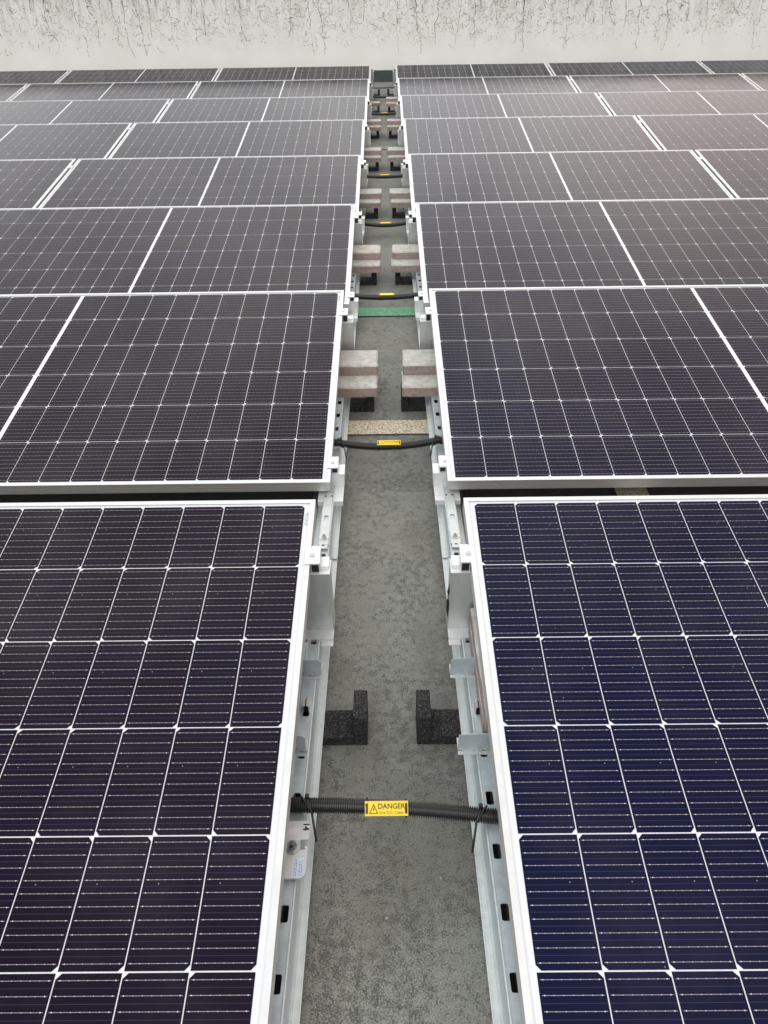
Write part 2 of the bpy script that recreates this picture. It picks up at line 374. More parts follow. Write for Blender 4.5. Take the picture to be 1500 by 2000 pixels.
# ------------------------------------------------------------------ setting: roof deck, painted lines, wall
def sheet(name, x0, x1, ys, dz, mat_, nx=1):
    mb = MB(); rows = []
    for y in ys:
        rows.append([(x0 + (x1 - x0) * i / nx, y, ZG + H(y) + dz) for i in range(nx + 1)])
    for a, b_ in zip(rows, rows[1:]):
        for i in range(nx): mb.face([a[i], a[i + 1], b_[i + 1], b_[i]])
    o = mb.build(name, mat_); o['kind'] = 'structure'; return o
sheet('roof_deck', -40, 40, [-40, 0, 2.4, 3.92, 5.4, 6.87, 8.35, 9.83, 11.3, 13.3], 0, M['roof'])
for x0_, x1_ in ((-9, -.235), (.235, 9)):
    o = sheet('dark_roofing', x0_, x1_, [-1.5, 0, 1.0, 2.4, 3.92, 5.4, 6.87, 8.35, 9.83, 11.3, 12.3], .0025, M['bitumen']); o['label'] = 'dark roofing under the panel rows'
def line(name, x0, x1, y0, y1, mat_, lab):
    n = 3; o = sheet(name, x0, x1, [y0 + (y1 - y0) * i / n for i in range(n + 1)], .0065, mat_); o['label'] = lab; return o
line('painted_line', -6, .66, 2.234, 2.337, M['beige_paint'], 'beige speckled painted line crossing the aisle')
line('painted_line', .71, .81, 1.2, 2.8, M['beige_paint'], 'beige painted line seen in the gap between panel rows')
line('painted_line', -6, 6, 3.415, 3.53, M['green_paint'], 'green speckled painted line crossing the aisle')
line('painted_line', -6, 6, 7.78, 7.95, M['faded_paint'], 'faded pale painted line far along the aisle')

w = thing('parapet_wall', (0, 13.1, .16), 'cracked white painted wall with dirt streaks behind the farthest panels', 'wall')
mb = MB(); mb.box(-14, 14, 0, .25, .156, 1.50)
cr_ = random.Random(11)
def crack(x, z, ang, length, wd, depth=0):
    step = .022; n = int(length / step); a = ang; pts = [(x, z)]
    for i in range(n):
        a += cr_.gauss(0, .55); a = ang + (a - ang) * (.45 if depth == 0 else .6)
        x += math.cos(a) * step; z += math.sin(a) * step
        if z > 1.49 or z < .36: break
        pts.append((x, z))
        if depth < 2 and cr_.random() < (.12 if depth == 0 else .16):
            crack(x, z, a + cr_.choice((-1, 1)) * cr_.uniform(1.1, 1.75), cr_.uniform(.05, .16), wd * .55, depth + 1)
    m_ = len(pts)
    if m_ < 3: return
    run = [wd * (.25 + .9 * cr_.random()) * (1 - .6 * i / m_) * (1.5 if (depth == 0 and i < m_ * .3) else 1) for i in range(m_)]
    for i in range(m_ - 1):
        if cr_.random() < (.10 if depth == 0 else .22): continue
        (xa, za), (xb, zb) = pts[i], pts[i + 1]; dx, dz_ = xb - xa, zb - za; l_ = math.hypot(dx, dz_); nx_, nz_ = -dz_ / l_, dx / l_; p_, q_ = run[i] / 2, run[i + 1] / 2
        mb.face([(xa - nx_ * p_, -.0012, za - nz_ * p_), (xb - nx_ * q_, -.0012, zb - nz_ * q_), (xb + nx_ * q_, -.0012, zb + nz_ * q_), (xa + nx_ * p_, -.0012, za + nz_ * p_)], cr_.choice((1, 2, 2)))
x = -7.0
while x < 7.0:                                  # long running cracks from the top edge
    crack(x, cr_.uniform(1.25, 1.5), -math.pi / 2 + cr_.uniform(-.12, .12), cr_.choice((cr_.uniform(.3, .7), cr_.uniform(.7, 1.35), cr_.uniform(.7, 1.35))), cr_.uniform(.009, .021)); x += cr_.uniform(.14, .46)
for i in range(900):                            # short map cracks in patches
    cx = cr_.choice((-5.4, -4.9, -3.6, -2.6, -1.6, -.9, -.2, .6, 1.4, 1.9, 2.5, 3.3, 4.4, 5.3)) + cr_.gauss(0, .36); cz = min(1.4, max(.50, cr_.gauss(.90, .17)))
    crack(cx, cz, cr_.choice((-1.57, -1.57, -1.4, 0, 3.14)) + cr_.uniform(-.35, .35), cr_.uniform(.045, .13), cr_.uniform(.005, .012), 1)
for i in range(700):                            # flaked chips
    cx = cr_.uniform(-7, 7); cz = cr_.gauss(.90, .19); r_ = cr_.uniform(.003, .009)
    if .45 < cz < 1.45:
        n_ = 5; mb.face([(cx + r_ * cr_.uniform(.5, 1.1) * math.cos(6.283 * j / n_), -.0012, cz + r_ * cr_.uniform(.6, 1.6) * math.sin(6.283 * j / n_)) for j in range(n_)], cr_.choice((1, 2)))
mb.build('wall_face', [M['wall'], M['crack_dark'], M['crack_pale']], w)
mb = MB(); mb.box(-14, 14, -.012, .0, -.10, .156); mb.build('dark_upstand', M['dark_upstand'], w)
mb = MB(); mb.box(-14, 14, -.03, .28, 1.503, 1.56); mb.build('coping', M['coping'], w, .006)

# ------------------------------------------------------------------ solar panels
CPX, MX0 = .0925, .0235
def panel_protos(side):
    """origin at the inner front corner of the frame's top, x outward is local +x*sgn, y up the slope"""
    sg = -1 if side == 'L' else 1
    fr = MB(); h = .035; lip = .011
    def fb(x0, x1, y0, y1, z0, z1, mi=0):
        X0, X1 = sorted((sg * x0, sg * x1)); fr.box(X0, X1, y0, y1, z0, z1, mi)
    # top lips (mi 0), grooved side walls (mi 1)
    fb(0, PW, 0, lip, -.0018, 0); fb(0, PW, PD - lip, PD, -.0018, 0); fb(0, lip, lip, PD - lip, -.0018, 0); fb(PW - lip, PW, lip, PD - lip, -.0018, 0)
    def wall(a, b_, inn):      # profile swept along a side; grooves as steps
        for z0, z1, off in ((-.0070, -.0019, .0000), (-.0085, -.0070, .0011), (-.0150, -.0085, .0003), (-.0165, -.0150, .0012), (-.0240, -.0165, .0003), (-.0255, -.0240, .0012), (-.0350, -.0255, .0002)):
            if a[0] == b_[0]:
                x = a[0]; fb(x + off * inn, x + .004 * inn, a[1] + .0022, b_[1] - .0022, z0, z1, 1)
            else:
                y = a[1]; fb(a[0] + .0002, b_[0] - .0002, y + off * inn, y + .004 * inn, z0, z1, 1)
    wall((0, 0), (0, PD), 1); wall((PW, 0), (PW, PD), -1); wall((0, 0), (PW, 0), 1); wall((0, PD), (PW, PD), -1)
    fb(.0045, .028, .0045, PD - .0045, -.0350, -.0335, 1); fb(PW - .028, PW - .0045, .0045, PD - .0045, -.0350, -.0335, 1)
    frame = fr.build('frame', [M['anodised_aluminium'], M['frame_side']])
    g_ = MB()
    x0, x1 = sorted((sg * .0105, sg * (PW - .0105)))
    g_.face([(x0, .0105, -.0030), (x1, .0105, -.0030), (x1, PD - .0105, -.0030), (x0, PD - .0105, -.0030)], 0)
    g_.face([(x0, .0105, -.0075), (x0, PD - .0105, -.0075), (x1, PD - .0105, -.0075), (x1, .0105, -.0075)], 0)
    for j in range(6):
        for (q0, q1) in ((.0150, .0166), (PW - .0166, PW - .0150)):
            X0, X1 = sorted((sg * q0, sg * q1)); yA = .0172 + .1835 * j
            g_.face([(X0, yA + .020, -.0027), (X1, yA + .020, -.0027), (X1, yA + .162, -.0027), (X0, yA + .162, -.0027)], 2)  # white dashes paint the bright reflections along the ribbons
    uvs = []; tint = []
    uvs += [(0, 0)] * 56; tint += [(0, 0, 0, 1)] * 56
    ch = .0070
    rs = random.Random(3 if side == 'L' else 4)
    for j in range(6):
        y0 = .0172 + .1835 * j; y1 = y0 + .1814
        for i in range(22):
            if i < 11: a = MX0 + CPX * i
            else: a = PW - MX0 - CPX * (22 - i) + .0012
            b2 = a + .0907
            near = (5 - j) % 2 == 0           # chamfers on aisle side for back row, alternating
            if i >= 11: near = not near
            if near: pts = [(a, y0 + ch), (a + ch, y0), (b2, y0), (b2, y1), (a + ch, y1), (a, y1 - ch)]
            else: pts = [(a, y0), (b2 - ch, y0), (b2, y0 + ch), (b2, y1 - ch), (b2 - ch, y1), (a, y1)]
            g_.face([(sg * x, y, -.0026) for x, y in pts], 1)
            uvs += [((x - a) / .091, (y - y0) / .182) for x, y in pts]
            c = rs.random(); tint += [(c, 1.0 if side == 'R' else 0.0, 0, 1)] * 6
    me = bpy.data.meshes.new('glass_face'); me.from_pydata(g_.v, [], g_.f); me.materials.append(M['backsheet']); me.materials.append(M['cell']); me.materials.append(M['ribbon_glint'])
    me.polygons.foreach_set('material_index', g_.m)
    bm = bmesh.new(); bm.from_mesh(me); ul = bm.loops.layers.uv.new('UVMap'); cl_ = bm.loops.layers.float_color.new('tint')
    for f in bm.faces:
        for lp in f.loops: lp[ul].uv = uvs[lp.vert.index]; lp[cl_] = tint[lp.vert.index]
        f.normal_update()
        if f.normal.z < 0 and f.index != 1: f.normal_flip()
    bm.to_mesh(me); bm.free()
    glass = bpy.data.objects.new('glass_face', me); COL.objects.link(glass)
    lab = None
    if side == 'L':
        lb = MB()
        def q(x0, x1, y0, y1, z, mi): lb.face([(-x1, y0, z), (-x0, y0, z), (-x0, y1, z), (-x1, y1, z)], mi)
        bx0, by0 = .0135, PD - .085
        q(bx0, bx0 + .0075, by0, by0 + .048, -.0025, 0)
        yy = by0 + .002; rr = random.Random(9)
        while yy < by0 + .045:
            wdt = rr.choice((.0005, .001, .0015)); q(bx0 + .0004, bx0 + .0042, yy, yy + wdt, -.0022, 1); yy += wdt + rr.choice((.0006, .001, .0014))
        for n_ in range(9): q(bx0 + .0050, bx0 + .0070, by0 + .006 + .004 * n_, by0 + .0084 + .004 * n_, -.0022, 1)
        lab = lb.build('serial_label', [M['sticker_white'], M['pale_ink']])
    return frame, glass, lab
PROTO = {s: panel_protos(s) for s in 'LR'}
COLN = ['beside the aisle', 'second out from aisle', 'third out from aisle']
NCOL = {'L': [1, 1, 1, 2, 2, 2, 3, 3], 'R': [1, 2, 2, 2, 2, 2, 3, 3]}
NCOL = {'L': [1, 1, 1, 2, 2, 2, 3, 3], 'R': [1, 1, 1, 2, 2, 2, 3, 3]}
used = set()
for side in 'LR':
    for k in range(8):
        for c in range(NCOL[side][k]):
            rowtxt = ROWS[k] + ' row' + (' from camera' if 0 < k < 7 else '')
            x = (XL - c * (PW + GAP)) if side == 'L' else (XR + c * (PW + GAP))
            loc = (x, RY[k] + (-.0044 if side == 'R' else 0), HK[k] + (.0033 if side == 'R' else 0))
            look = {0: 'near-black glossy', 1: 'dark violet-black'}.get(k, 'grey reflecting') if side == 'L' else {0: 'deep blue glossy', 1: 'dark blue'}.get(k, 'warm grey reflecting')
            e = thing('solar_panel', loc, f'{look} panel {SN[side]} of aisle, {rowtxt}, {COLN[c]}', 'solar panel', 'tilted solar panels in rows')
            e.rotation_euler = (TILT, 0, 0)
            for p in PROTO[side]:
                if p is None: continue
                if p.name.startswith('serial') and k > 3: continue
                if (side, p.name) not in used: used.add((side, p.name)); p.parent = e
                else: q = p.copy(); COL.objects.link(q); q.parent = e
# mid clamps bridging neighbouring panels
for side in 'LR':
    for k in range(3, 8):
        for c in range(1, NCOL[side][k]):
            xg = (XL - c * (PW + GAP) + GAP / 2) if side == 'L' else (XR + c * (PW + GAP) - GAP / 2)
            for b_, nm in ((PD - .17, 'upper'), (.17, 'lower')):
                if nm == 'lower' : continue
                mb = MB(); mb.box(-.019, .019, -.02, .02, .0005, .0045); mb.box(-.0085, .0085, -.02, .02, -.034, .0005); mb.cyl((0, 0, .0045), .006, .005, 8)
                o = mb.build('mid_clamp', M['bright_clamp'], None)
                o.location = (xg, RY[k] + b_ * math.cos(TILT), HK[k] + b_ * math.sin(TILT)); o.rotation_euler = (TILT, 0, 0)
                tag(o, f'small silver clamp in the gap between panels {c} and {c+1} out, {SN[side]} side, {ROWS[k]} row', 'clamp', 'mid clamps between panels')

# ------------------------------------------------------------------ rails
# profile of the left rail, from inner flange lip to outer one (x, z)
PRO = [(-.1410, -.1010), (-.1415, -.1035), (-.1525, -.1035), (-.1535, -.1010), (-.1550, -.1010), (-.1558, -.0985), (-.1570, -.0975), (-.1592, -.0560), (-.1598, -.0538), (-.1612, -.0532), (-.1622, -.0550)]
PRO2 = [(-.1850, -.0550), (-.1858, -.0532), (-.1872, -.0538), (-.1878, -.0560), (-.1895, -.0975), (-.1920, -.0985), (-.1930, -.1010), (-.1965, -.1010), (-.1975, -.1035), (-.2085, -.1035), (-.2090, -.1010)]
SL0 = .214                                  # slot phase inside a row
def rail(k, side):
    s0 = -.45 if k == 0 else RY[k] - .230
    s1 = (RY[k + 1] - .230 + .07) if k < 7 else RY[7] + 1.26
    e = thing('mounting_rail', (mx_(-.175, side), s0, ZG + H(s0)), f'galvanised slotted floor rail {SN[side]} of the aisle, under the {ROWS[k]} panel row', 'rail', 'galvanised mounting rails along the aisle')
    o_ = Vector(e.location)
    def pt(x, y, z):
        lift = .0045 * max(0.0, 1 - (y - s0) / (s1 - s0)) if k else 0
        return Vector((mx_(x, side), y, z + H(y) + lift)) - o_
    ys = sorted(set([s0, s1] + [y for y, _ in GP if s0 < y < s1]))
    mb = MB()
    for prof in (PRO, PRO2):
        for (xa, za), (xb, zb) in zip(prof, prof[1:]):
            mi = 1 if (max(za, zb) < -.097 or min(za, zb) > -.057) else 0  # folds beside the web take the lighter tone as a painted highlight
            st = [max(y, s0 + (.055 if (k and zz > -.09) else 0)) for zz, y in ((za, s0), (zb, s0))]
            yy = ys[:]
            for a, b_ in zip(yy, yy[1:]):
                a0, a1 = (st if a == s0 else (a, a))
                for dx, dz, fl in ((0, 0, 1),):
                    mb.face([pt(xa, a0, za), pt(xb, a1, zb), pt(xb, b_, zb), pt(xa, b_, za)], mi)
    # flange side thickness is given by the solidify modifier
    body = mb.build('rail_side', [M['galvanised'], M['galvanised_flange']], e)
    md = body.modifiers.new('sol', 'SOLIDIFY'); md.thickness = .0016; md.offset = 0
    wb = MB(); xa, xb, x1, x2 = -.1622, -.1850, -.1668, -.1800
    y = s0 + (.055 if k else 0); slots = []
    n = math.ceil((y - (RY[k] + SL0 - 3)) / .1)
    ph = RY[k] + SL0 - 3
    while ph + .1 * n < s1 - .02:
        c = ph + .1 * n
        if c > y + .02: slots.append(c)
        n += 1
    cuts = [y]
    for c in slots: cuts += [c - .0135, c + .0135]
    cuts.append(s1)
    for i in range(len(cuts) - 1):
        a, b_ = cuts[i], cuts[i + 1]
        if i % 2 == 0: wb.face([pt(xa, a, ZW), pt(xb, a, ZW), pt(xb, b_, ZW), pt(xa, b_, ZW)])
        else:
            wb.face([pt(xa, a, ZW), pt(x1, a, ZW), pt(x1, b_, ZW), pt(xa, b_, ZW)]); wb.face([pt(x2, a, ZW), pt(xb, a, ZW), pt(xb, b_, ZW), pt(x2, b_, ZW)])
            q = .003   # rounded corners
            for (cx, sx) in ((x1, -1), (x2, 1)):
                for (cy, sy) in ((a, 1), (b_, -1)):
                    wb.face([pt(cx, cy, ZW), pt(cx + sx * q, cy, ZW), pt(cx + sx * q * .3, cy + sy * q * .3, ZW), pt(cx, cy + sy * q, ZW)])
    web = wb.build('slotted_web', M['galvanised'], e)
    md = web.modifiers.new('sol', 'SOLIDIFY'); md.thickness = .0018; md.offset = 0
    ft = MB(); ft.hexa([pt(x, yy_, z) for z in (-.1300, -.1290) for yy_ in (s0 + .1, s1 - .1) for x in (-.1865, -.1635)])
    ft.build('slot_shade', M['hollow_shade'], e)  # dark strip painting the shade seen down through the slots
for side in 'LR':
    for k in range(8): rail(k, side)

def bolt(mb, x, y, z, r_=.0075, T=None):
    mb.cyl((x, y, z), r_ * 1.5, .0015, 20, T=T); mb.cyl((x, y, z + .0015), r_, .005, 6, T=T); mb.cyl((x, y, z + .0065), r_ * .5, .004, 12, T=T)

# ------------------------------------------------------------------ rear posts and front feet
def clamp(e, side, yb, b_, k, o_):
    """end clamp sitting on the frame edge at slope distance b_"""
    T = Matrix.Translation(Vector((mx_(XL, side), RY[k] + b_ * math.cos(TILT), HK[k] + b_ * math.sin(TILT))) - o_) @ Matrix.Rotation(TILT, 4, 'X')
    sg = 1 if side == 'L' else -1
    mb = MB(); a, b2 = sorted((-.011 * sg, .0215 * sg)); mb.box(a, b2, -.024, .024, .0005, .0035, T=T)
    a, b2 = sorted((.0202 * sg, .0215 * sg)); mb.box(a, b2, -.020, .024, -.020, .0005, T=T)
    c = mb.build('end_clamp', M['bright_clamp'], e, .0008)
    bb = MB(); bb.cyl((.004 * sg, 0, .0035), .0058, .0020, 14, T=T); bb.cyl((.004 * sg, 0, .0055), .0028, .0010, 6, T=T)
    bb.build('clamp_bolt', M['steel_bolt'], c)
    tb = MB()                                   # hollow square channel below the clamp
    a, b2 = sorted((.0012 * sg, .0200 * sg))
    for q in ((a, b2, -.0235, .03, -.0012, -.0002), (a, b2, -.0235, .03, -.030, -.0285), (a, a + .0014, -.0235, .03, -.0285, -.0012), (b2 - .0014, b2, -.0235, .03, -.0285, -.0012)): tb.box(*q, T=T)
    tb.box(a + .0015, b2 - .0015, -.0205, -.0190, -.0283, -.0014, 1, T=T)  # black plug painted as the shade inside the channel mouth
    tb.build('clamp_channel', [M['bright_clamp'], M['hollow_shade']], e)
def post(k, side):
    y = RY[k] + 1.166 - Y0; hz = H(y); o_ = Vector((mx_(-.168, side), y, ZW + hz))
    e = thing('rear_post', o_, f'tall sheet metal post under the back edge of the {ROWS[k]} row, {SN[side]} of aisle', 'support post', 'rear panel posts')
    ztop = HK[k] + .130 - (ZW + hz); s = 1 if side == 'L' else -1
    X = lambda a: (mx_(a, side) - o_.x)
    mb = MB()
    def hx(xa, xb, yb0, yb1, yt0, yt1, z0, z1):
        xs = sorted((X(xa), X(xb)))
        mb.hexa([(x, yy, z) for z, (ya, yb_) in ((z0, (yb0, yb1)), (z1, (yt0, yt1))) for yy in (ya, yb_) for x in xs])
    hx(-.205, -.1290, .018, .0205, .000, .0025, .004, ztop)                # front plate
    hx(-.1315, -.1290, .0207, .062, .0027, .046, .004, ztop - .0002)       # inner cheek
    hx(-.205, -.2025, .0207, .062, .0027, .046, .004, ztop - .0002)
    mb.build('post_plate', M['mill_aluminium'], e, .0006)
    mb = MB(); xs = sorted((X(-.205), X(-.1275)))
    mb.box(xs[0], xs[1], -.002, .046, ztop + .0003, ztop + .0028); xs = sorted((X(-.1485), X(-.1300)))
    mb.box(xs[0], xs[1], .012, .046, ztop + .003, ztop + .012)
    mb.build('post_cap', M['bright_clamp'], e, .0006)
    mb = MB(); xs = sorted((X(-.206), X(-.1290))); mb.box(xs[0], xs[1], -.010, .060, .001, .0038)
    xs2 = sorted((X(-.206), X(-.1292))); mb.box(xs2[0], xs2[1], -.0125, -.0102, -.007, .0036)
    xs = sorted((X(-.1560), X(-.1290))); mb.box(xs[0], xs[1], -.030, -.0127, -.004, -.0010)
    mb.build('post_foot', M['bright_clamp'], e, .0006)
    clamp(e, side, y, .960, k, o_)
    return e
def foot(k, side):
    y = RY[k] + .055; hz = H(y); o_ = Vector((mx_(-.168, side), y, ZW + hz))
    e = thing('front_foot', o_, f'short white bracket at the front edge of the {ROWS[k]} row, {SN[side]} of aisle', 'bracket', 'front panel brackets')
    X = lambda a: (mx_(a, side) - o_.x); zt = max(.045, HK[k] - hz + .045)
    mb = MB(); xs = sorted((X(-.206), X(-.1320)))
    mb.box(xs[0], xs[1], -.055, .070, .002, .0046); mb.box(xs[0], xs[1], -.077, -.0552, .0015, .0040)
    for q in (-.150, -.205): pass
    mb.box(xs[0], xs[1], -.0795, -.0772, -.012, .0038)
    mb.build('base_plate', M['bright_clamp'], e, .0006)
    mb = MB(); xs = sorted((X(-.205), X(-.1305))); mb.box(xs[0], xs[1], 0, .0025, .0048, zt); xs = sorted((X(-.1330), X(-.1305)))
    mb.box(xs[0], xs[1], .0027, .060, .0048, zt - .0002); xs = sorted((X(-.205), X(-.1295))); mb.box(xs[0], xs[1], -.001, .055, zt + .0002, zt + .0026)
    mb.build('bracket_body', M['bright_clamp'], e, .0006)
    if k:
        tg = MB(); xs = sorted((X(-.1870), X(-.1630)))
        c = []
        y1, y2 = -.078, -.30
        z1, z2 = .0062, .0060
        tg.box(xs[0], xs[1], -.110, -.060, z1, z1 + .002)
        # slotted tongue
        a0, a1 = X(-.1870), X(-.1630); xa, xb = sorted((a0, a1)); cx = (xa + xb) / 2
        def st(y0_, y1_, x0_, x1_): tg.box(x0_, x1_, y0_, y1_, z1, z1 + .002)
        st(-.155, -.1102, xa, xb); st(-.180, -.1552, xa, cx - .006); st(-.180, -.1552, cx + .006, xb); st(-.2875, -.1802, xa, xb)
        st(-.2935, -.2877, xa, cx - .003); st(-.2935, -.2877, cx + .003, xb); st(-.305, -.2937, xa, xb)
        # turned-down rims
        tg.box(xa - .0018, xa - .0002, -.287, -.112, .001, z1 + .002); tg.box(xb + .0002, xb + .0018, -.287, -.112, .001, z1 + .002)
        for xx in (cx - .0095, cx + .0095): tg.box(xx - .003, xx + .003, -.0605, -.0560, z1 + .0021, z1 + .0032, 1)  # dark bars painted as shade in the tab slots
        s_ = tg.build('splice_strip', [M['galvanised_flange'], M['hollow_shade']], e, .0004)
        bb = MB(); bb.prism([(cx + .0135 * math.cos(a), -.255 + .0135 * math.sin(a)) for a in [math.pi + i * math.pi / 10 for i in range(11)]], z1 + .0021, z1 + .0034)
        bolt(bb, cx, -.255, z1 + .0034, .0058); bb.build('strip_bolt', M['steel_bolt'], s_)
    clamp(e, side, y, .083, k, o_)
    return e
for side in 'LR':
    for k in range(8):
        post(k, side)
        if k: foot(k, side)

# ------------------------------------------------------------------ rubber pads
for side in 'LR':
    first = None
    for k in range(8):
        y = RY[k] + .685; o_ = (mx_(-.049, side), y, ZG + H(y))
        lab = f'black rubber granulate pad with upright end, {SN[side]} of aisle in the {ROWS[k]} panel row'
        if first is None:
            e = thing('rubber_pad', o_, lab, 'rubber pad', 'rubber pads under the rails'); s = -1 if side == 'L' else 1
            mb = MB(); xs = sorted((s * .0285, s * .235)); mb.box(xs[0], xs[1], 0, .072, .0005, .0255); b1 = mb.build('pad_base', M['rubber'], e, .002)
            for a in (0, .2355):
                mb = MB(); xs = sorted((s * a, s * (a + .028))); mb.box(xs[0], xs[1], 0, .074, .0005, .086); mb.build('pad_upright', M['rubber'], e, .002)
            first = e
        else:
            e = copy_thing(first, o_); e['label'] = lab

# ------------------------------------------------------------------ concrete pavers
def paver(xin, side, y, z, w=.30, d=.150, h=.040, rz=0.0, seed=0, lab=''):
    rr = random.Random(seed); bm = bmesh.new(); bmesh.ops.create_cube(bm, size=1)
    for v_ in bm.verts: v_.co = Vector((v_.co.x * w, v_.co.y * d, v_.co.z * h))
    bmesh.ops.bevel(bm, geom=[e_ for e_ in bm.edges if (e_.verts[0].co.z > 0 and e_.verts[1].co.z > 0)], offset=.006, segments=1, affect='EDGES')
    bmesh.ops.bevel(bm, geom=[e_ for e_ in bm.edges if abs(e_.verts[0].co.z - e_.verts[1].co.z) > h * .5], offset=.003, segments=2, affect='EDGES')
    bmesh.ops.subdivide_edges(bm, edges=[e_ for e_ in bm.edges if e_.calc_length() > .03], cuts=7, use_grid_fill=True)
    from mathutils import noise as nz
    for v_ in bm.verts:
        q = nz.noise_vector(v_.co * 45 + Vector((seed * 3.1, seed, 0)))
        amp = .0021 if v_.co.z < h * .35 else .0007
        v_.co += Vector(q) * amp
    me = bpy.data.meshes.new('concrete_paver'); bm.to_mesh(me); bm.free(); me.materials.append(M['paver'])
    o = bpy.data.objects.new('concrete_paver', me); COL.objects.link(o)
    xc = xin - w / 2 if side == 'L' else xin + w / 2
    o.location = (xc, y + d / 2, z + h / 2); o.rotation_euler = (0, 0, rz)
    tag(o, lab, 'paver', 'concrete ballast pavers'); return o
INX = {1: (-.034, -.035, .061, .056), 2: (-.026, -.027, .037, .031), 3: (-.021, -.030, .034, .042), 4: (-.026, -.028, .030, .034), 5: (-.028, -.030, .034, .034), 6: (-.045, None, .030, .030)}
for k, (lu, ll, ru, rl) in INX.items():
    for side, (up_, lo) in (('L', (lu, ll)), ('R', (ru, rl))):
        yl = RY[k] + .655; yu = RY[k] + .755; z = ZW + H(RY[k] + .7) + .003
        sd_ = k * 10 + (side == 'R')
        z2 = z + .041
        if lo is not None: paver(lo, side, yl, z, seed=sd_, rz=R(random.uniform(-.5, .5)), lab=f'lower pinkish concrete paver set forward of its pair, {SN[side]} of aisle, {ROWS[k]} row')
        if lo is None: paver(up_, side, yl + .06, z, seed=sd_ + 3, rz=R(-3), lab=f'single skewed grey concrete paver jutting into the aisle on the left, {ROWS[k]} row')
        else: paver(up_, side, yu, z2, seed=sd_ + 5, rz=R(random.uniform(-.4, .4)), lab=f'upper pale-topped concrete paver set back on its pair, {SN[side]} of aisle, {ROWS[k]} row')
# a pair tucked under the nearest right panel, turned lengthwise
for n_, (z, y) in enumerate(((ZW + .004, .885), (ZW + .045, .86))):
    paver(.1795, 'R', y, z, w=.15, d=.29 if n_ == 0 else .31, seed=90 + n_, lab=('bottom' if n_ == 0 else 'top') + ' paver of the pair tucked under the edge of the nearest right panel')

# ------------------------------------------------------------------ ballast angle brackets and slot clips, nearest row
for side, y, x0, nm in (('L', 1.045, -.148, 'farther'), ('L', .853, -.164, 'nearer'), ('R', 1.045, -.124, 'farther'), ('R', .853, -.124, 'nearer')):
    o_ = Vector((mx_(-.175, side), y, ZW)); X = lambda a: mx_(a, side) - o_.x
    e = thing('ballast_bracket', o_, f'{nm} of two galvanised angle brackets standing on the {SN[side]} rail of the nearest row', 'bracket', 'angle brackets on the nearest rails')
    mb = MB(); xa, xb = X(x0), X(-.230); c = .006; s = 1 if xa > xb else -1
    pl = [(xa, .004), (xa, .046), (xa - s * c, .052), (xb, .052), (xb, .004)]
    mb.sweep([[(x, 0, z) for x, z in pl], [(x, .0022, z) for x, z in pl]])
    mb.build('upright_leg', M['galvanised'], e, .0004)
    mb = MB(); xs = sorted((xa, xb)); mb.box(xs[0], xs[1], -.009, -.0002, .0010, .0034); mb.box(xs[0], xs[1], .0024, .030, .0010, .0034)
    mb.build('foot_leg', M['galvanised_flange'], e, .0006)
    mb = MB()
    for a in (-.166, -.184):
        xs = sorted((X(a - .004), X(a + .004))); mb.box(xs[0], xs[1], -.0030, -.0006, .0038, .014)
    mb.build('locking_tab', M['steel_bolt'], e, .0005)
for side, y in (('L', .960), ('R', .952)):
    e = thing('slot_clip', (mx_(-.1735, side), y, ZW), f'small folded steel clip standing in a slot of the {SN[side]} nearest rail', 'clip', 'steel clips in the rail slots')
    mb = MB(); h_ = .022
    mb.box(-.0062, -.0050, -.012, .012, .001, h_); mb.box(.0050, .0062, -.012, .012, .001, h_); mb.box(-.0050, -.0012, -.012, .012, h_ - .0012, h_ + .0004); mb.box(.0012, .0050, -.012, .012, h_ - .0012, h_ + .0004); mb.box(-.005, .005, .0100, .0112, .001, h_ - .0013)
    mb.build('clip_body', M['steel_bolt'], e, .0004)
    mb = MB(); mb.box(-.0048, .0048, -.0095, .0098, .0012, .0016); mb.build('clip_shade', M['hollow_shade'], e)  # near-black floor paints the shade inside the clip

